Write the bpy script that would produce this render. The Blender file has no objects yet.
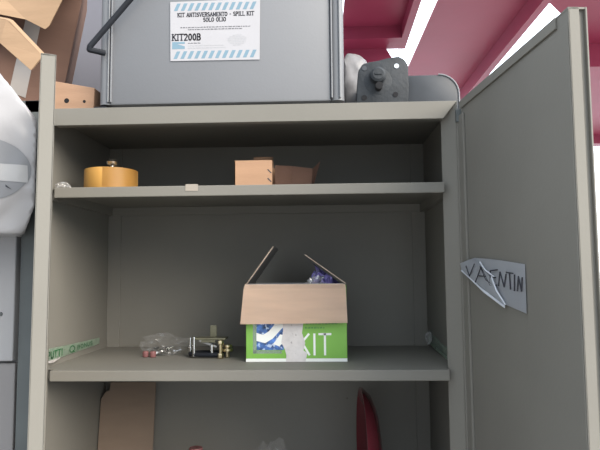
import bpy, bmesh, math, random
from mathutils import Vector, Matrix, noise
R = random.Random(7)
C = bpy.context.scene.collection
PI = math.pi

# ------------------------------------------------------------------ materials
def mat(name, col, rough=.6, metal=0.0, vary=.12, scale=9.0, stretch=(1, 1, 1), bump=0.0, bscale=60.0, spec=.5, trans=0.0, alpha=1.0, speck=None):
    m = bpy.data.materials.new(name); m.use_nodes = True
    nt = m.node_tree; b = nt.nodes['Principled BSDF']
    tc = nt.nodes.new('ShaderNodeTexCoord'); mp = nt.nodes.new('ShaderNodeMapping')
    mp.inputs['Scale'].default_value = stretch
    nt.links.new(tc.outputs['Object'], mp.inputs['Vector'])
    nz = nt.nodes.new('ShaderNodeTexNoise'); nz.inputs['Scale'].default_value = scale; nz.inputs['Detail'].default_value = 5
    nt.links.new(mp.outputs['Vector'], nz.inputs['Vector'])
    cr = nt.nodes.new('ShaderNodeValToRGB')
    cr.color_ramp.elements[0].position = .3; cr.color_ramp.elements[1].position = .7
    cr.color_ramp.elements[0].color = (*[c * (1 - vary) for c in col], 1)
    cr.color_ramp.elements[1].color = (*[min(1, c * (1 + vary)) for c in col], 1)
    nt.links.new(nz.outputs['Fac'], cr.inputs['Fac'])
    out = cr.outputs['Color']
    if speck:                                                   # small wear marks of another colour
        sc, lo, scol = speck
        n2 = nt.nodes.new('ShaderNodeTexNoise'); n2.inputs['Scale'].default_value = sc; n2.inputs['Detail'].default_value = 3
        nt.links.new(mp.outputs['Vector'], n2.inputs['Vector'])
        r2 = nt.nodes.new('ShaderNodeMapRange'); r2.inputs['From Min'].default_value = lo; r2.inputs['From Max'].default_value = lo + .05
        nt.links.new(n2.outputs['Fac'], r2.inputs['Value'])
        mx = nt.nodes.new('ShaderNodeMix'); mx.data_type = 'RGBA'
        nt.links.new(r2.outputs['Result'], mx.inputs['Factor'])
        nt.links.new(out, mx.inputs['A']); mx.inputs['B'].default_value = (*scol, 1)
        out = mx.outputs['Result']
    nt.links.new(out, b.inputs['Base Color'])
    b.inputs['Roughness'].default_value = rough; b.inputs['Metallic'].default_value = metal
    b.inputs['Specular IOR Level'].default_value = spec
    b.inputs['Transmission Weight'].default_value = trans; b.inputs['Alpha'].default_value = alpha
    if bump:
        nb = nt.nodes.new('ShaderNodeTexNoise'); nb.inputs['Scale'].default_value = bscale; nb.inputs['Detail'].default_value = 4
        nt.links.new(mp.outputs['Vector'], nb.inputs['Vector'])
        bp = nt.nodes.new('ShaderNodeBump'); bp.inputs['Strength'].default_value = bump; bp.inputs['Distance'].default_value = .004
        nt.links.new(nb.outputs['Fac'], bp.inputs['Height']); nt.links.new(bp.outputs['Normal'], b.inputs['Normal'])
    return m

M = {}
M['paint'] = mat('grey_green_enamel', (.185, .177, .157), .6, vary=.05, scale=4, bump=.05, bscale=120, speck=(38, .77, (.135, .125, .105)), spec=.22)
M['rack'] = mat('dark_steel_paint', (.09, .1, .1), .55, vary=.1)
M['locker'] = mat('pale_grey_metal_paint', (.3, .295, .3), .5, vary=.06, scale=3)
M['locker_shaded'] = mat('shaded_grey_metal_paint', (.2, .19, .19), .5, vary=.08, scale=3)  # darker copy of the locker grey; the lower door's recess shade is in the colour
M['bin'] = mat('grey_polyethylene', (.165, .17, .182), .5, vary=.035, scale=3, bump=.06, bscale=200)
M['black'] = mat('black_plastic', (.014, .016, .021), .6, vary=.2, spec=.2)
M['paper'] = mat('white_paper', (.37, .365, .385), .6, vary=.02, scale=14)
M['ink'] = mat('dark_printing_ink', (.035, .035, .045), .7, vary=.1)
M['greyink'] = mat('pale_grey_ink', (.33, .335, .35), .7, vary=.06)
M['blueink'] = mat('light_blue_ink', (.145, .235, .3), .6, vary=.06)
M['card'] = mat('brown_cardboard', (.36, .22, .14), .8, vary=.1, scale=7, stretch=(1, 1, 6), bump=.12, bscale=70)
M['cardtan'] = mat('tan_cardboard', (.74, .565, .445), .8, vary=.06, scale=8, stretch=(1, 1, 6), bump=.1, bscale=70)
M['cardbig'] = mat('shaded_carton_board', (.2, .115, .085), .85, vary=.08, scale=4, stretch=(1, 1, 5), bump=.1)  # darker brown carries the shade on the carton faces
M['cardflap'] = mat('lit_brown_board', (.33, .222, .14), .85, vary=.07, scale=8, stretch=(1, 1, 6), bump=.1, bscale=70, spec=.2)  # lighter copy of the carton board; light on the flaps is in the colour
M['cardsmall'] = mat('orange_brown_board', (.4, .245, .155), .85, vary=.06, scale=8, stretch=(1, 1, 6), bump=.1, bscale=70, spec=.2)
M['cardedge'] = mat('pale_cardboard_edge', (.72, .6, .5), .8, vary=.06)
M['cardgrey'] = mat('grey_board_inside', (.3, .3, .3), .8, vary=.06)
M['clear_tape'] = mat('glossy_packing_tape', (.42, .39, .37), .18, vary=.1)
M['green'] = mat('bright_green_print', (.19, .43, .065), .5, vary=.06)
M['whiteink'] = mat('white_print', (.8, .82, .78), .55, vary=.03)
M['torn'] = mat('torn_white_paper', (.62, .59, .58), .8, vary=.1, scale=40, bump=.3, bscale=90, speck=(70, .7, (.25, .23, .22)))
M['photo_blue'] = mat('blue_picture_print', (.05, .13, .36), .5, vary=.9, scale=75, speck=(110, .55, (.45, .55, .72)))
M['greenink'] = mat('dark_green_ink', (.03, .17, .06), .6, vary=.1)
M['tapegreen'] = mat('pale_green_tape', (.36, .45, .36), .35, vary=.2, scale=45, bump=.3)
M['taperoll'] = mat('amber_packing_tape', (.5, .27, .07), .4, vary=.09, scale=10, stretch=(1, 1, .2))
M['core'] = mat('cardboard_core', (.45, .33, .2), .8)
M['chrome'] = mat('bright_zinc', (.75, .75, .75), .22, 1.0, vary=.1)
M['steel'] = mat('dull_steel', (.4, .39, .37), .35, 1.0, vary=.2, scale=30)
M['olive'] = mat('olive_plated_steel', (.2, .19, .13), .4, .7, vary=.2, scale=30)
M['brass'] = mat('yellow_zinc_plating', (.72, .6, .38), .28, 1.0, vary=.12)
M['iron'] = mat('dark_cast_iron', (.032, .036, .041), .6, .1, vary=.2, scale=30, bump=.3, bscale=110, spec=.3, speck=(30, .68, (.08, .08, .085)))
M['iron2'] = mat('dark_grey_enamel', (.036, .041, .049), .5, vary=.15, scale=18)
M['hole'] = mat('black_hole', (.008, .008, .01), .9)
M['red'] = mat('crimson_steel_paint', (.31, .034, .08), .45, vary=.1, scale=2.2, bump=.06, bscale=20, speck=(26, .76, (.66, .45, .42)))
M['redglossy'] = mat('glossy_dark_red_plastic', (.13, .02, .028), .14, vary=.1)
M['redcap'] = mat('red_plastic', (.42, .05, .055), .4, vary=.1)
M['wallgrey'] = mat('mauve_grey_sheet', (.15, .15, .175), .7, vary=.05, scale=2)
M['concrete'] = mat('yard_concrete', (.3, .285, .265), .9, vary=.18, scale=1.4, bump=.3, bscale=14)
M['bagwhite'] = mat('milky_plastic_film', (.34, .33, .335), .3, vary=.05, scale=5, bump=.35, bscale=14)
M['ovalgrey'] = mat('grey_carton_print', (.2, .203, .215), .5, vary=.06)  # grey of the printed oval inside the bag
M['bandwhite'] = mat('dull_white_print', (.37, .365, .365), .5, vary=.03)
M['filmgrey'] = mat('dusty_plastic_film', (.2, .195, .2), .4, vary=.15, scale=30, bump=.3, bscale=30)
M['buff'] = mat('buff_paper_label', (.3, .265, .225), .7, vary=.05)
M['cardlow'] = mat('dull_brown_board', (.2, .15, .115), .85, vary=.08, scale=6, stretch=(1, 1, 4), spec=.2)
M['dullred'] = mat('faded_red_plastic', (.2, .085, .085), .5, vary=.1)
M['sheetpaper'] = mat('bluish_white_sheet', (.56, .58, .62), .55, vary=.03, scale=12)
M['purple'] = mat('blue_violet_wrapper', (.2, .17, .42), .25, vary=.75, scale=40, bump=.5, bscale=60)

def film(name, tint, gloss=.18, alpha=.22):
    m = bpy.data.materials.new(name); m.use_nodes = True
    nt = m.node_tree; nt.nodes.clear()
    o = nt.nodes.new('ShaderNodeOutputMaterial')
    t = nt.nodes.new('ShaderNodeBsdfTransparent'); d = nt.nodes.new('ShaderNodeBsdfDiffuse'); g = nt.nodes.new('ShaderNodeBsdfGlossy')
    d.inputs['Color'].default_value = (*tint, 1); g.inputs['Roughness'].default_value = .15
    nz = nt.nodes.new('ShaderNodeTexNoise'); nz.inputs['Scale'].default_value = 45
    mr = nt.nodes.new('ShaderNodeMapRange'); mr.inputs['To Min'].default_value = alpha * .4; mr.inputs['To Max'].default_value = alpha * 1.6
    tc = nt.nodes.new('ShaderNodeTexCoord'); nt.links.new(tc.outputs['Object'], nz.inputs['Vector'])
    nt.links.new(nz.outputs['Fac'], mr.inputs['Value'])
    a = nt.nodes.new('ShaderNodeMixShader'); b = nt.nodes.new('ShaderNodeMixShader')
    nt.links.new(mr.outputs['Result'], a.inputs[0]); nt.links.new(t.outputs[0], a.inputs[1]); nt.links.new(d.outputs[0], a.inputs[2])
    b.inputs[0].default_value = gloss
    nt.links.new(a.outputs[0], b.inputs[1]); nt.links.new(g.outputs[0], b.inputs[2])
    nt.links.new(b.outputs[0], o.inputs['Surface'])
    return m
M['film'] = film('clear_plastic_film', (.75, .75, .75))
M['filmgreen'] = film('translucent_green_tape', (.36, .46, .38), .1, .4)
M['filmdull'] = film('thin_clear_polythene', (.5, .5, .5), .03, .06)

# ------------------------------------------------------------------ mesh builder
I4 = Matrix.Identity(4)
class MB:
    def __init__(s): s.bm = bmesh.new()
    def face(s, pts, x=I4):
        vs = [s.bm.verts.new(x @ Vector(p)) for p in pts]
        return s.bm.faces.new(vs)
    def box(s, a, b, x=I4, bev=0.0, seg=2):
        t = bmesh.new()
        bmesh.ops.create_cube(t, size=1)
        for v in t.verts:
            v.co = Vector([a[i] if v.co[i] < 0 else b[i] for i in range(3)])
        if bev: bmesh.ops.bevel(t, geom=t.edges[:], offset=bev, segments=seg, profile=.5, affect='EDGES', clamp_overlap=True)
        return s.merge(t, x)
    def merge(s, t, x=I4):
        t.transform(x)
        me = bpy.data.meshes.new('tmp'); t.to_mesh(me); t.free()
        s.bm.from_mesh(me); bpy.data.meshes.remove(me)
        return s
    def prism(s, pts, vec, x=I4, bev=0.0):
        """polygon in 3D extruded along vec"""
        t = bmesh.new()
        vec = Vector(vec)
        lo = [t.verts.new(Vector(p)) for p in pts]; hi = [t.verts.new(Vector(p) + vec) for p in pts]
        n = len(pts)
        t.faces.new(lo); t.faces.new(list(reversed(hi)))
        for i in range(n): t.faces.new((lo[i], hi[i], hi[(i + 1) % n], lo[(i + 1) % n]))
        bmesh.ops.recalc_face_normals(t, faces=t.faces[:])
        if bev: bmesh.ops.bevel(t, geom=t.edges[:], offset=bev, segments=2, profile=.5, affect='EDGES', clamp_overlap=True)
        return s.merge(t, x)
    def lathe(s, prof, center=(0, 0, 0), axis=(0, 0, 1), seg=32, closed=False):
        t = bmesh.new(); rings = []
        for r, h in prof:
            if r < 1e-6: rings.append([t.verts.new((0, 0, h))])
            else: rings.append([t.verts.new((r * math.cos(2 * PI * i / seg), r * math.sin(2 * PI * i / seg), h)) for i in range(seg)])
        pairs = list(zip(rings[:-1], rings[1:]))
        if closed: pairs.append((rings[-1], rings[0]))
        for a, b in pairs:
            for i in range(seg):
                j = (i + 1) % seg
                if len(a) == 1 and len(b) == 1: continue
                if len(a) == 1: t.faces.new((a[0], b[j], b[i]))
                elif len(b) == 1: t.faces.new((a[i], a[j], b[0]))
                else: t.faces.new((a[i], a[j], b[j], b[i]))
        if not closed:
            for rg in (rings[0], rings[-1]):
                if len(rg) > 2: t.faces.new(rg)
        bmesh.ops.recalc_face_normals(t, faces=t.faces[:])
        q = Vector((0, 0, 1)).rotation_difference(Vector(axis).normalized()).to_matrix().to_4x4()
        return s.merge(t, Matrix.Translation(center) @ q)
    def tube(s, pts, r, seg=10):
        pts = [Vector(p) for p in pts]
        t = bmesh.new(); rings = []
        d0 = (pts[1] - pts[0]).normalized()
        up = Vector((0, 0, 1)) if abs(d0.z) < .9 else Vector((0, 1, 0))
        u = d0.cross(up).normalized()
        for i, p in enumerate(pts):
            d = (pts[min(i + 1, len(pts) - 1)] - pts[max(i - 1, 0)]).normalized()
            u = (u - d * u.dot(d)).normalized(); w = d.cross(u)
            rings.append([t.verts.new(p + r * (math.cos(2 * PI * k / seg) * u + math.sin(2 * PI * k / seg) * w)) for k in range(seg)])
        for a, b in zip(rings[:-1], rings[1:]):
            for i in range(seg):
                j = (i + 1) % seg
                t.faces.new((a[i], a[j], b[j], b[i]))
        t.faces.new(rings[0]); t.faces.new(rings[-1])
        bmesh.ops.recalc_face_normals(t, faces=t.faces[:])
        return s.merge(t)
    def sheet(s, pts, th):
        """a bent strip: two rows of points (a[i], b[i]) given a small thickness"""
        t = bmesh.new()
        a = [t.verts.new(p[0]) for p in pts]; b = [t.verts.new(p[1]) for p in pts]
        fs = [t.faces.new((a[i], a[i + 1], b[i + 1], b[i])) for i in range(len(pts) - 1)]
        bmesh.ops.solidify(t, geom=fs, thickness=th)
        bmesh.ops.recalc_face_normals(t, faces=t.faces[:])
        return s.merge(t)
    def blob(s, center, size, seed=0, amp=.25, freq=3.0, sub=4, fn=None, fold=0.0):
        t = bmesh.new(); bmesh.ops.create_icosphere(t, subdivisions=sub, radius=1)
        o = Vector((seed * 3.1, seed * 1.7, seed * .9))
        for v in t.verts:
            n = noise.noise(v.co * freq + o) + .5 * noise.noise(v.co * freq * 2.3 + o)
            f = fold * abs(noise.noise(v.co * freq * 1.6 + o * 2))
            v.co = v.co * (1 + amp * n - f)
            v.co = Vector((v.co.x * size[0], v.co.y * size[1], v.co.z * size[2])) + Vector(center)
            if fn: v.co = fn(v.co)
        return s.merge(t)
    def build(s, name, m, parent=None, smooth=False):
        bmesh.ops.recalc_face_normals(s.bm, faces=s.bm.faces[:])
        me = bpy.data.meshes.new(name); s.bm.to_mesh(me); s.bm.free()
        me.materials.append(m)
        if smooth:
            for p in me.polygons: p.use_smooth = True
            if smooth != 'all':
                me.set_sharp_from_angle(angle=math.radians(35))
        o = bpy.data.objects.new(name, me); C.objects.link(o)
        if parent is not None:
            o.parent = parent
            pw = Matrix.Identity(4); q = parent
            chain = []
            while q is not None: chain.append(q); q = q.parent
            for q in reversed(chain): pw = pw @ Matrix.LocRotScale(q.location, q.rotation_euler, q.scale)
            o.data.transform(pw.inverted())
        return o

def tag(o, label, cat, group=None):
    o['label'] = label; o['category'] = cat
    if group: o['group'] = group
    return o
def thing(name, label, cat, loc=(0, 0, 0), group=None):
    o = bpy.data.objects.new(name, None); C.objects.link(o); o.location = loc; o.empty_display_size = .05
    return tag(o, label, cat, group)
def structure(o): o['kind'] = 'structure'; return o

# ------------------------------------------------------------------ stroke lettering
def arc(cx, cy, rx, ry, a0, a1, n=7):
    return [(cx + rx * math.cos(math.radians(a0 + (a1 - a0) * i / n)), cy + ry * math.sin(math.radians(a0 + (a1 - a0) * i / n))) for i in range(n + 1)]
G = {   # letter: (width, strokes)
 'K': (.8, [[(.1, 0), (.1, 1)], [(.72, 1), (.1, .42)], [(.3, .6), (.75, 0)]]),
 'I': (.36, [[(.18, 0), (.18, 1)]]),
 'T': (.76, [[(.38, 0), (.38, 1)], [(.02, 1), (.74, 1)]]),
 'A': (.8, [[(.04, 0), (.4, 1), (.76, 0)], [(.18, .35), (.62, .35)]]),
 'N': (.8, [[(.1, 0), (.1, 1), (.7, 0), (.7, 1)]]),
 'S': (.66, [arc(.33, .75, .25, .24, 30, 270) + arc(.33, .25, .25, .25, 90, -150)]),
 'V': (.78, [[(.04, 1), (.39, 0), (.74, 1)]]),
 'E': (.68, [[(.62, 0), (.1, 0), (.1, 1), (.62, 1)], [(.1, .52), (.5, .52)]]),
 'R': (.74, [[(.1, 0), (.1, 1), (.4, 1)] + arc(.4, .75, .24, .25, 90, -90) + [(.1, .5)], [(.38, .5), (.7, 0)]]),
 'M': (.95, [[(.08, 0), (.1, 1), (.47, .25), (.85, 1), (.87, 0)]]),
 'O': (.8, [arc(.4, .5, .34, .5, 90, 450, 14)]),
 'P': (.7, [[(.1, 0), (.1, 1), (.38, 1)] + arc(.38, .73, .25, .27, 90, -90) + [(.1, .46)]]),
 'L': (.66, [[(.1, 1), (.1, 0), (.6, 0)]]),
 'B': (.74, [[(.1, 0), (.1, 1), (.38, 1)] + arc(.38, .76, .22, .24, 90, -90) + [(.1, .52)], [(.38, .52)] + arc(.38, .26, .27, .26, 90, -90) + [(.1, 0)]]),
 '2': (.68, [arc(.33, .72, .26, .27, 160, -20) + [(.08, 0), (.62, 0)]]),
 '0': (.7, [arc(.35, .5, .27, .5, 90, 450, 14)]),
 'U': (.76, [[(.1, 1), (.1, .3)] + arc(.38, .3, .28, .3, 180, 360) + [(.66, 1)]]),
 'Q': (.82, [arc(.4, .5, .34, .5, 90, 450, 14), [(.5, .25), (.78, -.08)]]),
 'G': (.78, [arc(.42, .5, .34, .5, 50, 340) + [(.76, .45), (.5, .45)]]),
 '-': (.5, [[(.1, .45), (.42, .45)]]), ' ': (.42, []),
}
def pline(mb, pts, th, o, ud, vd, nd, dep):
    """flat stroke through 2D points, mapped to o + u*ud + v*vd, raised by dep along nd"""
    ud, vd, nd, o = Vector(ud), Vector(vd), Vector(nd), Vector(o)
    for (a, b) in zip(pts[:-1], pts[1:]):
        a, b = Vector(a), Vector(b); d = b - a
        if d.length < 1e-7: continue
        d.normalize(); n = Vector((-d.y, d.x)) * th / 2; e = d * th * .35
        q = [a - e + n, a - e - n, b + e - n, b + e + n]
        mb.prism([o + p.x * ud + p.y * vd for p in q], nd * dep)
def lettering(mb, text, o, ud, vd, nd, h, w=None, th=.12, serif=0.0, dep=.0004, gap=.16, aspect=.8):
    tw = sum(G[c][0] + gap for c in text) - gap
    sx = (w / tw) if w else h * aspect
    x = 0
    for c in text:
        for st in G[c][1]:
            pline(mb, [((x + px) * sx, py * h) for px, py in st], th * h, o, ud, vd, nd, dep)
            if serif:
                for (px, py) in (st[0], st[-1]):
                    if c not in '-0O2S' and (abs(py) < .02 or abs(py - 1) < .02):
                        pline(mb, [((x + px - serif) * sx, py * h), ((x + px + serif) * sx, py * h)], th * h * .75, o, ud, vd, nd, dep)
        x += G[c][0] + gap
    return tw * sx

# ------------------------------------------------------------------ the steel cabinet
S1T, S1B, S2T, S2B, TOP = 1.757, 1.732, 1.323, 1.298, 1.95
cab = thing('steel_cabinet', 'tall grey-green steel cabinet with both doors open and a shelf under the grey bin', 'cabinet', (.5, .23, 0))
P = M['paint']
for x0 in (0.0, .996):
    MB().box((x0, .004, .0), (x0 + .004, .455, TOP - .004)).build('side_panel', P, cab)
MB().box((.004, .451, .0), (.996, .455, TOP - .004)).build('back_panel', P, cab)
MB().box((0, .004, TOP - .004), (1, .455, TOP)).build('top_panel', P, cab)
MB().box((.004, .02, .08), (.996, .451, .1)).build('base_panel', P, cab)
rail = MB().prism([(0, 0, TOP), (1, 0, TOP), (.967, 0, 1.908), (.033, 0, 1.908)], (0, .004, 0), bev=.0008)
rail.box((.033, .004, 1.908), (.967, .022, 1.911)); rail.build('top_rail', P, cab)
for sgn in (0, 1):
    f = (lambda x: 1 - x) if sgn else (lambda x: x * .8)
    iy = .028 if sgn else .008
    jm = MB().prism([(f(0), 0, TOP - .001), (f(0), 0, 0), (f(.033), iy, 0), (f(.033), iy, 1.908)], (0, .004, 0), bev=.0008)
    jm.box((min(f(.033), f(.030)), iy + .002, 0), (max(f(.033), f(.030)), iy + .006, 1.908)); jm.build('jamb', P, cab)
MB().box((.033, .0, .0), (.967, .004, .1)).build('bottom_rail', P, cab)
def shelf(zt, zb):
    s = MB().box((.004, .026, zt - .0015), (.996, .4508, zt))
    s.box((.0345 - .0005, .004, zb), (.9665, .026, zt), bev=.0018)
    s.box((.0345, .018, zb), (.9655, .034, zb + .0015))
    s.box((.004, .438, zb), (.996, .4505, zt - .0015))
    for x0 in (.004, .98): s.box((x0, .04, zb), (x0 + .016, .438, zt - .0015))
    return s.build('shelf', P, cab)
sh1 = shelf(S1T, S1B); sh2 = shelf(S2T, S2B); sh3 = shelf(.89, .865); sh4 = shelf(.48, .455)
st = MB().prism([(.353, .0036, 1.7445), (.383, .0036, 1.744), (.3835, .0036, 1.7605), (.3535, .0036, 1.7605)], (0, -.0006, 0)).build('shelf_sticker', M['buff'], sh1)
st['label'] = 'small white sticker on shelf edge'
# rear corner folds of the back panel
for x0 in (.004, .955):
    MB().box((x0, .446, .1), (x0 + .041, .451, 1.945), bev=.0015).build('corner_fold', P, cab)

def door(name_label, hinge, ang, width, ztop, zbot, out, th, lean=0.0, lip=1.0):
    """leaf hinged at `hinge`; e runs to the free edge, n away from the inside of the leaf"""
    a = math.radians(ang)
    e = Vector((math.sin(a), -math.cos(a), 0)); n = Vector((math.cos(a), math.sin(a), 0)) * out
    x = Matrix(((e.x, n.x, lean, hinge[0] - lean * 1.26), (e.y, n.y, 0, hinge[1]), (0, 0, 1, 0), (0, 0, 0, 1)))
    leaf = MB().box((0.0, .0, zbot), (width, .0015, ztop), x)                    # inner sheet
    leaf.box((0.0, th - .0015, zbot), (width, th, ztop), x)                       # outer sheet
    d = leaf.build('door', P, cab); d['label'] = name_label
    if lip == 1.0:
        MB().box((width - .002, -.0005, zbot), (width, th * .6, ztop), x, bev=.0007).box((width - .008, th * .55, zbot), (width - .006, th, ztop), x).box((width - .008, th * .57, zbot), (width - .001, th * .6, ztop), x).box((width - .008, th - .002, zbot), (width + .001, th + .0008, ztop), x, bev=.0006).build('edge_flange', P, d)
    else:
        MB().box((width - .002, -.0005, zbot), (width, th, ztop), x, bev=.0007).build('edge_flange', P, d)
    MB().box((.0, -.0005, ztop - .003), (width, th, ztop), x).box((.02, -.004 * lip, ztop - .02), (width - .035, .0, ztop - .001), x, bev=.001).build('top_lip', P, d)
    MB().box((.0, -.0005, zbot), (width, th, zbot + .003), x).build('bottom_lip', P, d)
    hf = MB().box((.002, -.006 * lip, zbot + .01), (.036, .0, ztop - .035), x, bev=.0015)
    hf.box((.0, -.0085 * lip, zbot + .01), (.006, .004, ztop - .035), x, bev=.0012); hf.build('hinge_flange', P, d)
    return d, x, e, n
dr, xr, er, nr = door('right-hand open door, inner side in view', (1.004, -.004), 5.745, .4985, 1.945, .07, 1, .028)
MB().box((.3235, -.0016, .3), (.4965, .0, 1.921), xr, bev=.0008).build('shade_step', P, dr)  # raised step added to draw a shadow boundary on the door
for z in (1.925, 1.0, .2):
    h = MB().lathe([(.0075, 0), (.0075, .03)], (1.006, -.009, z - .03), (0, 0, 1), 14)
    h.box((.996, -.008, z - .03), (1.02, -.003, z), bev=.001)
    h.box((.994, -.0165, z - .03), (1.012, -.004, z), bev=.001)
    h.build('hinge', M['rack'], dr)
dl, xl, el, nl = door('left-hand open door, seen along its edge', (.0175, -.005), 26.7, .4535, 1.924, .07, -1, .024, .007, .12)
for z in (1.9, 1.0, .2):
    MB().lathe([(.006, 0), (.006, .03)], (.004, -.006, z - .03), (0, 0, 1), 14).build('hinge', M['rack'], dl)

def DP(s, z, t=0.0): return Vector((1.004, -.004, 0)) + s * er + t * nr + Vector((0, 0, z))

# torn hand-lettered sheet stuck on the inside of the right door
top = [(.006, 1.565), (.05, 1.572), (.09, 1.576), (.15, 1.573), (.21, 1.569), (.28, 1.563), (.324, 1.559)]
bot = [(.013, 1.551), (.05, 1.534), (.1, 1.518), (.15, 1.503), (.21, 1.487), (.27, 1.4795), (.322, 1.473)]
lift = [-.0105, -.0095, -.0075, -.005, -.0045, -.004, -.0035]
pv = thing('torn_paper_sheet', 'torn crumpled white sheet with handwritten VALENTIN, stuck inside the open right door', 'paper', DP(.17, 1.52, -.004))
mb = MB()
mb.sheet([(DP(a[0], a[1], l), DP(b[0], b[1], l * .9)) for a, b, l in zip(top, bot, lift)], .0006)
mb.build('sheet', M['sheetpaper'], pv)
fd = MB()
fd.sheet([(DP(.009, 1.566, -.0125), DP(.016, 1.551, -.012)), (DP(.09, 1.5735, -.0115), DP(.075, 1.532, -.0125)), (DP(.125, 1.562, -.012), DP(.14, 1.511, -.009)), (DP(.18, 1.533, -.0085), DP(.2, 1.494, -.0075)), (DP(.242, 1.486, -.0062), DP(.236, 1.481, -.0062))], .0006)
fd.build('folded_flap', M['sheetpaper'], pv)
cr = MB()
for (s0, z0, s1, z1) in ((.018, 1.549, .235, 1.481), (.13, 1.566, .19, 1.536), (.19, 1.536, .24, 1.484), (.06, 1.535, .235, 1.479)):
    cr.tube([DP(s0, z0, -.0125 if s0 < .05 else -.0115), DP((s0 + s1) / 2, (z0 + z1) / 2 - .0015, -.012), DP(s1, z1, -.006)], .0016, 6)
cr.build('crease', M['sheetpaper'], pv, True)
lt = MB()
VL = [[(.046, 1.559), (.066, 1.537), (.098, 1.563)], [(.1, 1.524), (.13, 1.556), (.168, 1.519)], [(.115, 1.538), (.152, 1.537)],
      [(.126, 1.557), (.15, 1.53), (.178, 1.521)],
      [(.224, 1.550), (.192, 1.548), (.19, 1.519), (.218, 1.520)], [(.191, 1.534), (.214, 1.535)],
      [(.226, 1.518), (.236, 1.546), (.254, 1.517), (.265, 1.542)], [(.266, 1.545), (.297, 1.543)], [(.281, 1.544), (.283, 1.513)],
      [(.304, 1.541), (.300, 1.511)], [(.313, 1.511), (.320, 1.538), (.331, 1.511), (.336, 1.536)]]
def tl(s): return -.0138 if s < .11 else (-.0138 + (s - .11) * .09 if s < .19 else -.0056)
VL = [[(a + .006 if a < .18 else a * .97 - .0105, z) for a, z in q] for q in VL]
for st_ in VL:
    for a, b in zip(st_[:-1], st_[1:]):
        lt.tube([DP(a[0], a[1], tl(a[0])), DP(b[0], b[1], tl(b[0]))], .0013, 6)
lt.build('lettering', M['ink'], pv)

# ------------------------------------------------------------------ on the cabinet: grey bin with its sign
BX0, BX1, BY0, BY1, BZ0, BZ1 = .128, .738, .022, .42, 1.952, 2.42
b = thing('spill_kit_bin', 'big grey plastic bin with a white spill kit sign, standing on top of the cabinet', 'bin', (.43, .22, BZ0))
bd = MB().box((BX0 + .028, BY0 + .006, BZ0 + .012), (BX1 - .034, BY1, BZ1), bev=.006)
for xx in (BX0 + .017, BX1 - .018):
    bd.lathe([(.0165, BZ0 + .014), (.0165, BZ1)], (xx, BY0 + .022, 0), (0, 0, 1), 20)
    bd.box((xx - .014, BY0 + .024, BZ0 + .014), (xx + .014, BY1, BZ1), bev=.004)
bd.build('body', M['bin'], b, True)
MB().box((BX0 + .02, BY0 + .03, BZ0), (BX1 - .01, BY1, BZ0 + .016), bev=.003).build('base_rim', M['bin'], b, True)
MB().box((BX0 - .01, BY0 + .002, BZ0 + .0), (BX0 + .022, BY0 + .06, BZ0 + .008), bev=.002).build('foot', M['black'], b)
for xx in (BX0 + .024, BX0 + .031, BX1 - .034, BX1 - .014): MB().box((xx, BY0 + .0, BZ0 + .018), (xx + .004, BY0 + .02, BZ1), bev=.0015).build('edge_rib', M['bin'], b)
MB().box((BX0 - .012, BY0 - .012, BZ1), (BX1 + .012, BY1 + .01, BZ1 + .05), bev=.014).build('lid', M['bin'], b, True)
hd = MB()
for p, q in (((.232, -.006, 2.235), (.119, -.006, 2.101)), ((.119, -.006, 2.101), (.117, -.004, 2.0935)), ((.117, -.004, 2.0935), (.146, .02, 2.0935))):
    hd.tube([p, q], .007, 10)
for p in ((.119, -.006, 2.101), (.117, -.004, 2.0935)): hd.blob(p, (.007,) * 3, amp=0, sub=2)
hd.tube([(.232, -.006, 2.235), (.30, -.004, 2.315), (.31, .03, 2.33)], .007, 10)
hd.build('handle', M['black'], b, True)
sy = BY0 + .0045
sg = MB().prism([(.3085, sy, 2.0715), (.5295, sy, 2.0705), (.5315, sy, 2.225), (.3065, sy, 2.2225)], (0, -.0009, 0)).build('sign', M['paper'], b)
sg['label'] = 'white printed sign with blue striped bands'
sy -= .0009
U, V, N_ = (1, 0, 0), (0, 0, 1), (0, -1, 0)
for z0 in (2.0765, 2.199):
    sp = MB()
    for k in range(12):
        x0 = .316 + k * .0172
        if x0 + .0165 < .527: sp.prism([(x0, sy, z0), (x0 + .0088, sy, z0), (x0 + .0172, sy, z0 + .019), (x0 + .0084, sy, z0 + .019)], (0, -.0003, 0))
    sp.build('stripe_band', M['blueink'], sg)
def tx_line(*a, **k):
    q = MB(); lettering(q, *a, **k); q.build('lettering', M['ink'], sg)
tx_line('KIT ANTISVERSAMENTO - SPILL KIT', (.3255, sy, 2.1835), U, V, N_, .0095, .190, th=.2, serif=.17)
tx_line('SOLO OLIO', (.390, sy, 2.170), U, V, N_, .0095, .056, th=.2, serif=.17)
tx_line('KIT200B', (.3125, sy, 2.1235), U, V, N_, .0155, .071, th=.2, serif=.17)
def small_print(mb, x0, x1, z, h, y, seed):
    r = random.Random(seed); x = x0
    while x < x1:
        w = r.uniform(.0025, .008)
        xx = x
        while xx < min(x + w, x1):
            hh = h * r.uniform(.6, 1.0)
            mb.box((xx, y - .0003, z), (xx + h * .34, y, z + hh)); xx += h * .55
        x = xx + h * .5
for a in ((.333, .508, 2.1545, .0028, sy, 1), (.352, .488, 2.149, .0028, sy, 2), (.352, .382, 2.1145, .0026, sy, 3)):
    sm = MB(); small_print(sm, *a); sm.build('small_print', M['ink'], sg)
for a in ((.352, .442, 2.108, .0025, sy, 4), (.352, .446, 2.102, .0025, sy, 5)):
    gp = MB(); small_print(gp, *a); gp.build('faint_print', M['greyink'], sg)
gp = MB()
for k in range(7):
    w = [.02, .034, .042, .046, .046, .038, .022][k]
    small_print(gp, .474 - w / 2, .474 + w / 2, 2.1075 + k * .0042, .0027, sy, 20 + k)
gp.build('faint_emblem', M['greyink'], sg)
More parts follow.
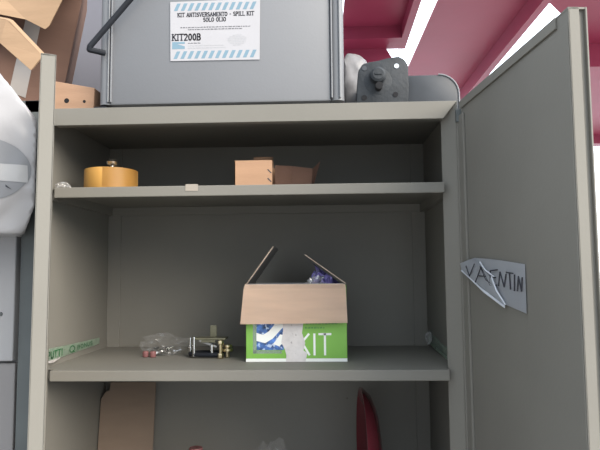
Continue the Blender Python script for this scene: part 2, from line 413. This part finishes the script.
lg = MB().box((.3125, sy - .0003, 2.1145), (.344, sy, 2.1195)).box((.3125, sy - .0003, 2.1015), (.344, sy, 2.1055))
lg.prism([(.3125, sy, 2.1055), (.344, sy, 2.1055), (.344, sy, 2.108), (.324, sy, 2.1145), (.3125, sy, 2.1145)], (0, -.0003, 0))
lg.build('logo_block', M['blueink'], sg)

# hydraulic gear pump, round motor can, film bundle, small carton -- all on the cabinet top
p = thing('gear_pump', 'dark iron gear pump with bolted square flange facing out, right of the grey bin', 'pump', (.83, .12, TOP))
prof = [(.766, 1.952), (.768, 2.0), (.772, 2.044), (.783, 2.061), (.80, 2.0655), (.822, 2.0685), (.845, 2.0745), (.872, 2.0785), (.886, 2.07), (.8945, 2.056), (.8955, 2.0), (.892, 1.952)]
MB().prism([(x, .045, z) for x, z in prof], (0, .022, 0), bev=.003).build('flange', M['iron'], p, True)
MB().lathe([(.0, .001), (.032, .001), (.034, .0), (.034, -.01)], (.82, .045, 2.016), (0, -1, 0), 28).build('pilot_ring', M['iron'], p, True)
MB().lathe([(.0, .024), (.013, .024), (.0185, .02), (.0185, .003), (.021, 0)], (.8185, .043, 2.0265), (0, -1, 0), 24).box((.810, .0165, 2.0245), (.827, .019, 2.028)).build('shaft', M['iron'], p, True)
MB().lathe([(.009, 0), (.009, .02), (.0, .021)], (.8205, .0435, 1.999), (0, -1, 0), 18).build('key_plug', M['hole'], p, True)
for (x, z, m, r) in ((.866, 2.053, 'chrome', .006), (.7855, 1.975, 'hole', .0065), (.862, 1.9815, 'hole', .0065), (.787, 2.049, 'iron2', .006)):
    MB().lathe([(0, .0015), (r, .0015), (r * 1.1, -.004)], (x, .045, z), (0, -1, 0), 16).build('bolt_hole', M[m], p, True)
MB().box((.778, .064, 1.951), (.884, .21, 2.052), bev=.012).build('body', M['iron'], p, True)
t = thing('round_motor_can', 'dark grey rounded metal can lying on the cabinet top, right of the iron pump', 'can', (.955, .16, TOP))
def rrect(x0, x1, z0, z1, r, y, rl=.006):
    pts = []
    for cx, cz, a0, rr in ((x1 - r, z1 - r, 90, r), (x1 - .008, z0 + .008, 0, .008), (x0 + rl, z0 + rl, -90, rl), (x0 + rl, z1 - rl, 180, rl)):
        for k in range(9):
            a = math.radians(a0 - 90 * k / 8); pts.append((cx + rr * math.cos(a), y, cz + rr * math.sin(a)))
    return pts
MB().prism(rrect(.90, 1.028, 1.951, 2.047, .05, .1), (0, .12, 0), bev=.004).build('casing', M['iron2'], t, True)
rm = rrect(.90, 1.0295, 1.951, 2.0485, .051, .1)[:11]
MB().tube([(q[0], .0995, q[2]) for q in rm], .0022, 8).build('rim', M['bin'], t, True)
MB().blob((.775, .27, 2.055), (.058, .06, .118), seed=3, amp=.1, freq=1.6, fold=.12, fn=lambda v: Vector((max(v.x, .7455), v.y, max(v.z, 1.951)))).build('film', M['filmgrey'], tag_ := thing('film_bundle', 'pale crumpled bundle of plastic film squeezed between the bin and the iron pump', 'plastic', (.78, .3, TOP)), True)
c = thing('carton_strip', 'low orange-brown carton on the cabinet top, left of the grey bin', 'carton', (.05, .12, TOP))
MB().prism([(-.03, .075, 1.951), (.098, .075, 1.951), (.1, .075, 2.024), (-.002, .075, 2.0435), (-.03, .075, 2.046)], (0, .16, 0), bev=.0015).build('body', M['card'], c)
for x, z, r in ((.028, 1.992, .0065), (.074, 1.989, .004)): MB().lathe([(0, .0006), (r, .0006), (r, -.001)], (x, .0752, z), (0, -1, 0), 14).build('punched_hole', M['hole'], c)

# ------------------------------------------------------------------ upper shelf
t = thing('tape_roll', 'wide roll of amber packing tape at the left of the upper shelf', 'tape', (.138, .1, S1T))
rc = (.138, .1, S1T + .0005)
MB().lathe([(.041, .0), (.0655, .0), (.0662, .001), (.0662, .0535), (.0655, .0545), (.041, .0545)], rc, seg=56, closed=True).build('tape', M['taperoll'], t, True)
MB().lathe([(.038, .0), (.0409, .0), (.0409, .0546), (.038, .0546)], rc, seg=40, closed=True).build('core', M['core'], t, True)
tl_ = MB()
tl_.sheet([((rc[0] + .0668 * math.cos(a), rc[1] + .0668 * math.sin(a), S1T + .002), (rc[0] + .0668 * math.cos(a), rc[1] + .0668 * math.sin(a), S1T + .0545)) for a in [math.radians(-88 + k * 8) for k in range(12)]], .0007)
tl_.build('loose_end', M['taperoll'], t, True)['label'] = 'loose end of the tape'
f = thing('metal_knob', 'small shiny metal knob poking up from inside the amber tape roll', 'knob', (.138, .105, S1T))
MB().lathe([(.012, .0005), (.012, .006), (.0045, .009), (.0045, .072)], (.138, .105, S1T), seg=18).build('stem', M['steel'], f, True)
MB().lathe([(.0045, .07), (.0135, .073), (.016, .079), (.013, .085), (0, .087)], (.138, .105, S1T), seg=22).build('cap', M['chrome'], f, True)
o = MB().blob((.033, .055, S1T + .0105), (.018, .02, .0105), seed=5, amp=.3, fold=.3, fn=lambda v: Vector((v.x, max(v.y, .03), max(v.z, S1T + .0006)))).build('plastic_scrap', M['film'])
tag(o, 'tiny scrap of clear plastic at the far left end of the upper shelf', 'plastic')

c = thing('small_carton', 'small open brown carton with torn flaps on the upper shelf', 'carton', (.512, .1, S1T))
z0 = S1T + .0005; w = .0025
bx = MB().box((.4625, .055, z0), (.5565, .055 + w, z0 + .068))
bx.box((.4625, .055, z0), (.4625 + w, .16, z0 + .067)).box((.4625, .055, z0), (.5565, .16, z0 + w)).box((.4625, .16 - w, z0), (.5565, .16, z0 + .066))
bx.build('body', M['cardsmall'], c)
sk = MB()
for zz in (.044, .022):
    sk.prism([(.5445, .0548, z0 + zz), (.5465, .0548, z0 + zz + .002), (.5555, .0548, z0 + zz - .008), (.5535, .0548, z0 + zz - .009)], (0, -.0005, 0))
sk.build('printed_mark', M['ink'], c)
MB().sheet([((.500, .159, z0 + .064), (.552, .159, z0 + .064)), ((.499, .155, z0 + .0965), (.551, .155, z0 + .096))], w).build('flap', M['card'], c)
MB().sheet([((.559, .115, z0 + .001), (.559, .115, z0 + .066)), ((.60, .14, z0 + .001), (.60, .14, z0 + .068)), ((.652, .15, z0 + .001), (.655, .15, z0 + .062)), ((.66, .135, z0 + .03), (.676, .128, z0 + .078))], w).build('flap', M['cardbig'], c)['label'] = 'torn side flap in the shade'  # darker board colour stands in for shade on this flap

# ------------------------------------------------------------------ middle shelf: the KIT box
k = thing('kit_box', 'open green and white box lettered KIT with tan cardboard flaps, on the middle shelf', 'box', (.61, .22, S2T))
KX0, KX1, KY0, KY1, KZ0, KZ1 = .482, .737, .13, .325, S2T + .0005, 1.5195
w = .003
bx = MB().box((KX0, KY0, KZ0), (KX1, KY0 + w, KZ1)).box((KX0, KY1 - w, KZ0), (KX1, KY1, KZ1)).box((KX0, KY0, KZ0), (KX0 + w, KY1, KZ1)).box((KX1 - w, KY0, KZ0), (KX1, KY1, KZ1)).box((KX0, KY0, KZ0), (KX1, KY1, KZ0 + w))
bx.build('body', M['cardgrey'], k)
y = KY0
MB().box((KX0 - .0006, y - .0006, KZ0 + .008), (KX1 + .0006, y, KZ1 - .004)).box((KX0 - .0008, y - .0006, KZ0 + .008), (KX0, KY1, KZ1 - .004)).box((KX1, y - .0006, KZ0 + .008), (KX1 + .0008, KY1, KZ1 - .004)).build('green_print', M['green'], k)
MB().box((KX0 - .0006, y - .0006, KZ0), (KX1 + .0006, y, KZ0 + .008)).build('white_border', M['whiteink'], k)
y -= .0006
MB().box((.5085, y - .0004, 1.353), (.577, y, 1.45)).build('picture', M['photo_blue'], k)['label'] = 'blue picture on the box front'
sk = MB()
sk.prism([(x, y - .0004, z) for x, z in ((.508, 1.376), (.53, 1.370), (.55, 1.382), (.571, 1.405), (.586, 1.418), (.60, 1.413), (.60, 1.437), (.575, 1.44), (.555, 1.418), (.54, 1.400), (.525, 1.391), (.508, 1.396))], (0, -.0004, 0))
sk.prism([(x, y - .0004, z) for x, z in ((.55, 1.368), (.566, 1.362), (.577, 1.372), (.577, 1.39), (.568, 1.392), (.56, 1.380))], (0, -.0004, 0))
sk.build('pictured_hose', M['whiteink'], k)
MB().box((.499, y - .0003, 1.344), (.508, y, 1.42)).box((.5, y - .0003, 1.344), (.572, y, 1.352)).build('pale_frame', M['filmgreen'], k)
tp = [(.583, 1.3235), (.632, 1.3235), (.637, 1.345), (.627, 1.352), (.632, 1.37), (.624, 1.395), (.630, 1.44), (.575, 1.44), (.576, 1.40), (.571, 1.372), (.58, 1.355), (.584, 1.34)]
MB().prism([(x, y - .0008, z) for x, z in tp], (0, -.0006, 0)).build('torn_patch', M['torn'], k)
lt = MB()
lettering(lt, 'KIT', (.6115, y, 1.341), U, V, N_, .051, .0855, th=.105, gap=.1)
lt.build('lettering', M['whiteink'], k)
sm = MB()
small_print(sm, .632, .681, 1.4062, .0042, y, 8); small_print(sm, .634, .7135, 1.4165, .0045, y, 9)
sm.build('small_print', M['greenink'], k)
MB().sheet([((KX0 - .003, KY0 + .001, KZ1), (KX1 - .002, KY0 + .001, KZ1)), ((KX0 - .0055, KY0 - .01, KZ1 - .012), (KX1 - .001, KY0 - .01, KZ1 - .012)), ((KX0 - .0125, KY0 - .022, KZ1 - .1), (KX1 + .0015, KY0 - .022, KZ1 - .098))], .003).build('front_flap', M['cardtan'], k)
def sflap(x0, z0, x1, z1, cut):
    q = MB().sheet([((x0, KY0 + .002, z0), (x0, KY1 - .002, z0)), ((x1, KY0 + .002 + .004, z1), (x1, KY1 - cut, z1))], .003)
    fl = q.build('side_flap', M['cardgrey'], k)
    d = Vector((x1 - x0, .004, z1 - z0))
    MB().sheet([((x0 - .0018, KY0 + .0005, z0), (x0 + .0018, KY0 + .0005, z0)), ((x1 - .0014, KY0 + .0045, z1), (x1 + .0016, KY0 + .0045, z1))], .001).build('cut_edge', M['cardedge'], fl)
sflap(KX0 + .001, KZ1, .5515, 1.6155, .012)
sflap(KX1 - .001, KZ1, .6325, 1.594, .02)
MB().sheet([((KX0 + .004, KY1 - .001, KZ1 - .001), (KX1 - .004, KY1 - .001, KZ1 - .001)), ((KX0 + .006, KY1 + .06, KZ1 - .05), (KX1 - .006, KY1 + .06, KZ1 - .05))], .003).build('back_flap', M['cardgrey'], k)
w_ = thing('plastic_wrapper', 'crumpled violet and clear plastic wrapper sticking up inside the open KIT box', 'plastic', (.688, .235, 1.45))
MB().blob((.692, .225, 1.512), (.05, .07, .066), seed=11, amp=.4, freq=3.2, fold=.6, sub=4, fn=lambda v: Vector((min(v.x, .7335 - max(0, v.z - 1.512) * 1.36), max(v.y, .139), v.z))).build('violet_film', M['purple'], w_)
MB().blob((.664, .18, 1.513), (.03, .03, .026), seed=15, amp=.4, freq=3.5, fold=.6).build('clear_film', M['film'], w_)

# clamp hardware
h = thing('pipe_clamp', 'small steel clamp with upright bolts and brassy nuts, left of the KIT box', 'clamp', (.375, .22, S2T))
zb = S2T + .001
MB().tube([(.405, .25, zb + .008), (.34, .247, zb + .008), (.322, .235, zb + .0085), (.318, .222, zb + .0085), (.322, .208, zb + .0085), (.34, .198, zb + .008), (.405, .195, zb + .008)], .0058, 12).build('base_strap', M['black'], h, True)
MB().box((.33, .2, zb + .046), (.418, .245, zb + .0515), bev=.002).box((.352, .197, zb + .040), (.39, .205, zb + .046), bev=.001).build('top_plate', M['olive'], h)
MB().prism([(.345, .201, zb + .043), (.392, .201, zb + .026), (.394, .201, zb + .031), (.348, .201, zb + .048)], (0, .02, 0)).build('tie_bar', M['steel'], h)
for (x, yy, z1) in ((.3185, .222, .052), (.333, .20, .056), (.381, .199, .035)):
    MB().lathe([(.0042, .004), (.0042, z1 - .006), (.0052, z1 - .006), (.0052, z1 - .001), (.003, z1)], (x, yy, zb), seg=12).build('bolt', M['chrome'], h, True)
MB().box((.369, .236, zb + .051), (.3865, .2405, zb + .082), bev=.001).build('upright_tab', M['olive'], h)
for (x, yy, z, r, t_) in ((.405, .195, zb + .036, .0085, .009), (.406, .19, zb + .0005, .0085, .012), (.421, .21, zb + .0155, .0145, .008), (.4205, .212, zb + .026, .0125, .007)):
    MB().lathe([(r * .5, 0), (r * .92, 0), (r, t_ * .2), (r, t_ * .8), (r * .92, t_), (r * .5, t_)], (x, yy, z), seg=6 if r < .01 else 20, closed=True).build('nut', M['brass'], h)
MB().lathe([(.0042, 0), (.0042, .04)], (.405, .195, zb + .006), seg=10).lathe([(.0055, 0), (.0055, .033)], (.4207, .211, zb), seg=10).build('stud', M['brass'], h, True)

# clear bag with small fittings
g = thing('bag_of_fittings', 'small clear plastic bag with red caps and silver fittings, left of the clamp', 'bag', (.215, .27, S2T))
MB().blob((.228, .275, S2T + .027), (.064, .05, .032), seed=21, amp=.35, freq=2.2, fold=.35, fn=lambda v: Vector((v.x, v.y, max(v.z, S2T + .0008)))).build('bag_film', M['filmdull'], g)
for (x, yy) in ((.196, .222), (.217, .218)):
    MB().lathe([(.0, .0), (.008, 0), (.0085, .001), (.0085, .012), (.006, .0155), (0, .016)], (x, yy, S2T + .001), (0, 0, 1), 18).build('red_cap', M['dullred'], g, True)
for i, (x, yy, rz) in enumerate(((.215, .25, .4), (.231, .246, -.3), (.244, .252, .8), (.262, .262, .2), (.205, .262, 1.2))):
    d = Vector((math.cos(rz), math.sin(rz), .25))
    MB().lathe([(.0, 0), (.007, 0), (.007, .006), (.0035, .007), (.0035, .022), (0, .022)], (x, yy, S2T + .008 + .004 * (i % 3)), d, 8).build('fitting', M['chrome'], g)

# printed tape strips stuck on the side walls at the middle shelf
t = thing('printed_tape_strip', 'pale green printed tape strip stuck on the left inner wall above the middle shelf', 'tape', (.005, .2, 1.35))
YZ = lambda yy, zz, xx: (xx, yy, zz)
L0 = [(.03, 1.334, 1.369), (.06, 1.3375, 1.3672), (.1, 1.336, 1.366), (.16, 1.3385, 1.364), (.25, 1.3385, 1.3615), (.33, 1.3395, 1.360), (.385, 1.341, 1.3585)]
MB().sheet([((.0062 + .0012 * (i % 2), a, z0), (.0062 + .0012 * (i % 2), a, z1)) for i, (a, z0, z1) in enumerate(L0)], .0008).build('strip', M['tapegreen'], t)
MB().sheet([((.0085, .034, 1.3345), (.0085, .036, 1.3395)), ((.013, .07, 1.3325), (.011, .07, 1.3385)), ((.009, .115, 1.3365), (.009, .115, 1.3395))], .0008).build('torn_edge', M['torn'], t)
lt = MB()
lettering(lt, 'PUTTI', (.0086, .045, 1.3425), (0, 1, 0), (0, -.01, 1), (1, 0, 0), .0165, .085, th=.16)
lt.build('lettering', M['greenink'], t); lt = MB()
lettering(lt, 'Q', (.0086, .17, 1.342), (0, 1, 0), (0, -.01, 1), (1, 0, 0), .0165, .035, th=.16)
lettering(lt, 'BONUS', (.0086, .22, 1.345), (0, 1, 0), (0, -.01, 1), (1, 0, 0), .0105, .105, th=.17)
lt.build('lettering', M['greenink'], t)
t = thing('peeling_tape_strip', 'crumpled translucent tape strip peeling off the right inner wall above the middle shelf', 'tape', (.99, .24, 1.34))
R0 = [(.105, 1.3265, 1.353), (.16, 1.328, 1.3535), (.22, 1.3305, 1.3575), (.29, 1.333, 1.363), (.345, 1.336, 1.3685), (.385, 1.338, 1.379)]
MB().sheet([((.9945 - .004 * (i % 2) - .002, a, z0), (.9935 - .003 * ((i + 1) % 2), a, z1)) for i, (a, z0, z1) in enumerate(R0)], .0008).build('strip', M['filmgreen'], t)
MB().sheet([((.9885, a, z0 - .002), (.9895, a, z0 + .005)) for (a, z0, z1) in R0], .0008).build('folded_edge', M['tapegreen'], t)
MB().blob((.983, .36, 1.357), (.009, .03, .02), seed=31, amp=.35, freq=3, fold=.4, sub=3).build('crumple', M['film'], t)

# ------------------------------------------------------------------ lower shelf (only tops in view)
ZL = .8905
c = thing('cardboard_piece', 'brown cardboard piece leaning in the back corner of the lowest shelf in view', 'cardboard', (.09, .41, ZL))
cp = [(-.0, ZL), (.172, ZL), (.172, 1.223), (.035, 1.223), (.033, 1.199), (.022, 1.196), (.0085, 1.175), (.0075, ZL)]
cp = [(.0095, ZL)] + cp[1:]
MB().prism([(x, .362 + (z - ZL) * .13, z) for x, z in cp], (0, .005, 0)).build('board', M['cardlow'], c)
t = thing('red_dish', 'glossy dark red round dish standing on edge on the lowest shelf in view', 'dish', (.8, .27, ZL))
MB().lathe([(.0, .052), (.06, .049), (.115, .04), (.15, .026), (.168, .008), (.171, 0), (.165, 0), (.145, .018), (.11, .031), (0, .043)], (.778, .262, ZL + .1712), (1, .03, 0), 48).build('dish', M['redglossy'], t, True)
o = MB().lathe([(.03, .0112), (.031, .015), (.031, .125), (.017, .15), (.0145, .155), (.0145, .165), (.019, .166), (.019, .192), (.017, .195), (0, .195)], (.326, .26, ZL - .011), seg=28).build('red_capped_bottle', M['dullred'], None, True)
tag(o, 'red cap just showing at the bottom, left of the clear bag', 'bottle')
o = MB().blob((.535, .22, ZL + .105), (.08, .06, .1), seed=41, amp=.3, freq=2.3, fold=.3, fn=lambda v: Vector((v.x, v.y, max(v.z, ZL + .0005)))).build('clear_bag', M['filmdull'])
tag(o, 'clear crumpled polythene bag just showing at the bottom centre', 'bag')

# ------------------------------------------------------------------ left of the cabinet
r = thing('storage_rack', 'dark steel storage rack left of the cabinet, behind the white bag', 'rack', (-.4, .35, 0))
for x0 in (-.0475, -.86):
    for yy in (.012, .6): MB().box((x0, yy, 0), (x0 + .04, yy + .04, 1.975), bev=.001).build('upright', M['rack'], r)
MB().box((-.86, .012, 1.945), (-.0075, .64, 1.975), bev=.001).build('top_shelf', M['rack'], r)
MB().box((-.86, .06, .3), (-.0075, .64, .32), bev=.001).build('lower_shelf', M['rack'], r)
MB().box((-.05, .055, .0), (-.046, .6, 1.945)).build('side_sheet', M['rack'], r)
l = thing('grey_locker', 'pale grey locker standing in the rack under the white bag', 'locker', (-.35, .3, .32))
MB().box((-.6, .03, .3205), (-.0515, .5, 1.655), bev=.003).build('body', M['locker_shaded'], l)
MB().box((-.598, .0, 1.346), (-.053, .0298, 1.653), bev=.003).build('upper_door', M['locker'], l)
MB().box((-.598, .012, .33), (-.053, .0298, 1.34), bev=.003).build('lower_door', M['locker_shaded'], l)
MB().lathe([(0, .003), (.004, .003), (.005, 0)], (-.085, .0, 1.456), (0, -1, 0), 12).build('screw', M['rack'], l)
g = thing('white_plastic_bag', 'bulging milky white plastic bag left of the open left door', 'bag', (-.25, -.06, 1.655))
def sag(v):
    lim = -.054 if v.y > 0 else -.502 * v.y - .0095
    lim -= max(0, v.z - 1.882) * .78 + max(0, 1.70 - v.z) * .35
    x = lim - .12 * max(0, v.x - lim) if v.x > lim else v.x
    zl = 1.6552 if v.y > -.01 else 1.638
    return Vector((x, v.y, min(v.z if v.z > zl else zl + (zl - v.z) * .02, 1.94 if v.y > .005 else 2.12)))
bag_ = MB().blob((-.22, -.055, 1.85), (.42, .125, .33), seed=51, amp=.05, freq=2.4, fold=.12, sub=6, fn=sag).build('film', M['bagwhite'], g, 'all')
from mathutils.bvhtree import BVHTree
bag_pts = [v.co + Vector(g.location) for v in bag_.data.vertices]
bvh = BVHTree.FromPolygons(bag_pts, [tuple(q.vertices) for q in bag_.data.polygons])
def patch(fn, nu, nv, off):
    """a print that lies on the front of the bag: fn(u, v) gives x, z"""
    mb = MB(); rows = []
    for i in range(nu + 1):
        row = []
        for j in range(nv + 1):
            x, z = fn(i / nu, j / nv)
            h = bvh.ray_cast(Vector((x, -1, z)), Vector((0, 1, 0)))
            row.append(Vector((x, (h[0].y if h[0] else -.1) - off, z)))
        rows.append(row)
    for i in range(nu):
        for j in range(nv):
            q = [rows[i][j], rows[i + 1][j], rows[i + 1][j + 1], rows[i][j + 1]]
            if (q[0] - q[2]).length > 1e-6: mb.face(q)
    bmesh.ops.remove_doubles(mb.bm, verts=mb.bm.verts[:], dist=1e-6)
    return mb
patch(lambda u, v: (-.05 + .1 * u * math.cos(2 * PI * v), 1.775 + .068 * u * math.sin(2 * PI * v)), 12, 48, .002).build('grey_print', M['ovalgrey'], g, 'all')['label'] = 'grey oval showing through the film'
patch(lambda u, v: (-.15 + .194 * u, 1.7585 + .037 * v - .012 * u), 30, 8, .0035).build('white_band', M['bandwhite'], g, 'all')['label'] = 'white band across the grey oval'
patch(lambda u, v: (.001 + .012 * u, 1.737 + .005 * v * (1 - u) - .006 * u), 4, 2, .0035).build('tear_mark', M['ink'], g)
bigb = thing('big_carton', 'big brown carton on top of the rack, its flaps hanging open at top left', 'carton', (-.35, .45, 2.03))
RF = Vector((-.048, .3, 0)); d1 = Vector((-.92, -.39, 0)); d2 = Vector((-.39, .92, 0))
def BX(a, z, out=0.0): return RF + a * d1 + Vector((0, 0, z)) - out * d2
tilt = .16
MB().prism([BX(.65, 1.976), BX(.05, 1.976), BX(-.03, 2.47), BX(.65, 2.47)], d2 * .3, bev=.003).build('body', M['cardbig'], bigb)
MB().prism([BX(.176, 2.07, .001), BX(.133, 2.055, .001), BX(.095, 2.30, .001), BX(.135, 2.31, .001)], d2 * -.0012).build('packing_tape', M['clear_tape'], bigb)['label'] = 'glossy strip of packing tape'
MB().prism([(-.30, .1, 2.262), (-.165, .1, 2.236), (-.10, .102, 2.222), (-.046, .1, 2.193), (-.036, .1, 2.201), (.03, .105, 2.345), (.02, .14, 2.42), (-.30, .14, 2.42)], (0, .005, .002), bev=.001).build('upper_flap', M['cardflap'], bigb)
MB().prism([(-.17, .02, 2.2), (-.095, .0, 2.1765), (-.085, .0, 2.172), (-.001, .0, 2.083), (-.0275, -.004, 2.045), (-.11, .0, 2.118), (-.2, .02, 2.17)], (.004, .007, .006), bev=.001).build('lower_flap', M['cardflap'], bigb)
MB().sheet([((-.3, .298, 2.44), (.0, .298, 2.44)), ((-.3, .12, 2.4), (.02, .12, 2.4))], .005).sheet([((-.3, .298, 2.25), (-.2, .298, 2.23)), ((-.2, .02, 2.17), (-.17, .02, 2.2))], .005).build('flap_fold', M['cardbig'], bigb)

# ------------------------------------------------------------------ setting: yard, grey sheet wall, red steel roof frame
structure(MB().box((-14, -14, -.1), (14, 14, 0)).build('floor', M['concrete']))
wl = structure(MB().box((-2.2, .78, 0), (.755, .80, 3.2)).build('wall_back', M['wallgrey']))
for i in range(9): MB().box((-2.1 + i * .335, .765, 0), (-2.06 + i * .335, .78, 3.2), bev=.006).build('rib', M['wallgrey'], wl)
ZR = 2.5
rd = M['red']
def sl(pts, th=.006): return MB().prism(pts, (0, 0, th))
ca = structure(sl([(.77, .3, ZR + .05), (1.035, .3, ZR + .05), (1.035, 1.09, ZR + .05), (.77, 1.09, ZR + .05)]).build('ceiling', rd))
MB().prism([(1.009, .3, ZR), (1.034, .3, ZR), (1.0425, 1.09, ZR), (1.0125, 1.09, ZR)], (0, 0, .05)).build('beam', rd, ca)
MB().prism([(.76, .968, ZR), (1.0125, .968, ZR), (1.0125, 1.088, ZR), (.76, 1.088, ZR)], (0, 0, .05)).build('cross_beam', rd, ca)
MB().prism([(.76, 1.082, ZR), (.962, 1.082, ZR), (1.03, 1.082, 2.38), (1.03, 1.082, 2.1), (.76, 1.082, 2.1)], (0, .006, 0)).build('end_plate', rd, ca)
cb = structure(sl([(1.099, .3, ZR), (1.425, .3, ZR), (1.425, 1.95, ZR), (1.082, 1.95, ZR)]).build('ceiling', rd))
MB().prism([(1.415, .3, ZR - .066), (1.443, .3, ZR - .066), (1.443, 1.95, ZR - .066), (1.415, 1.95, ZR - .066)], (0, 0, .075)).build('beam', rd, cb)
cc = structure(sl([(1.5, .3, ZR), (2.9, .3, ZR), (2.9, 2.9, ZR), (1.66, 2.9, ZR), (1.66, .86, ZR), (1.57, .771, ZR), (1.5, .686, ZR)]).build('ceiling', rd))
MB().box((1.66, 1.08, ZR - .1), (2.9, 1.2, ZR)).build('cross_beam', rd, cc)
MB().box((1.66, 2.8, ZR - .06), (2.9, 2.9, ZR)).build('cross_beam', rd, cc)

# ------------------------------------------------------------------ light: overcast sky, soft high sun behind the photographer
W = bpy.data.worlds.new('sky'); bpy.context.scene.world = W; W.use_nodes = True
nt = W.node_tree; bg = nt.nodes['Background']
tc = nt.nodes.new('ShaderNodeTexCoord'); sx = nt.nodes.new('ShaderNodeSeparateXYZ'); nt.links.new(tc.outputs['Generated'], sx.inputs[0])
def mrange(src, a, b, c, d):
    m = nt.nodes.new('ShaderNodeMapRange'); m.interpolation_type = 'SMOOTHSTEP'
    for n_, v in zip(('From Min', 'From Max', 'To Min', 'To Max'), (a, b, c, d)): m.inputs[n_].default_value = v
    nt.links.new(src, m.inputs['Value']); return m.outputs['Result']
up = mrange(sx.outputs['Z'], .1, .6, 1.35, 1.6)
side = mrange(sx.outputs['X'], -.8, .8, .52, 1.1)
ml = nt.nodes.new('ShaderNodeMath'); ml.operation = 'MULTIPLY'; nt.links.new(up, ml.inputs[0]); nt.links.new(side, ml.inputs[1]); up = ml.outputs[0]
far = mrange(sx.outputs['Y'], -.1, .5, 0, 1.6)
ad = nt.nodes.new('ShaderNodeMath'); ad.operation = 'ADD'; nt.links.new(up, ad.inputs[0]); nt.links.new(far, ad.inputs[1])
nt.links.new(ad.outputs[0], bg.inputs['Strength'])
bg.inputs['Color'].default_value = (.83, .93, 1.04, 1)
sun = bpy.data.lights.new('sun', 'SUN'); sun.energy = 4.1; sun.angle = math.radians(45); sun.color = (1, .9, .77)
so = bpy.data.objects.new('sun', sun); C.objects.link(so)
so.rotation_euler = Vector((-.75, .65, -.55)).to_track_quat('-Z', 'Y').to_euler()

# ------------------------------------------------------------------ camera
r_ = Vector((.99920905, .03875272, -.00891636)); u_ = Vector((.01199797, -.08002958, .99672028)); f_ = Vector((-.03791205, .9960389, .08043124))
cam = bpy.data.cameras.new('camera'); co = bpy.data.objects.new('camera', cam); C.objects.link(co)
co.matrix_world = Matrix(((r_.x, u_.x, -f_.x, .67838), (r_.y, u_.y, -f_.y, -1.37178), (r_.z, u_.z, -f_.z, 1.54849), (0, 0, 0, 1)))
cam.sensor_width = 36; cam.lens = 586.03 / 600 * 36; cam.clip_start = .02
sc = bpy.context.scene; sc.camera = co
vs = sc.view_settings; sc.display_settings.display_device = 'sRGB'
vs.view_transform = 'Standard'; vs.look = 'None'; vs.gamma = 1; vs.use_curve_mapping = False; vs.exposure = 0.55
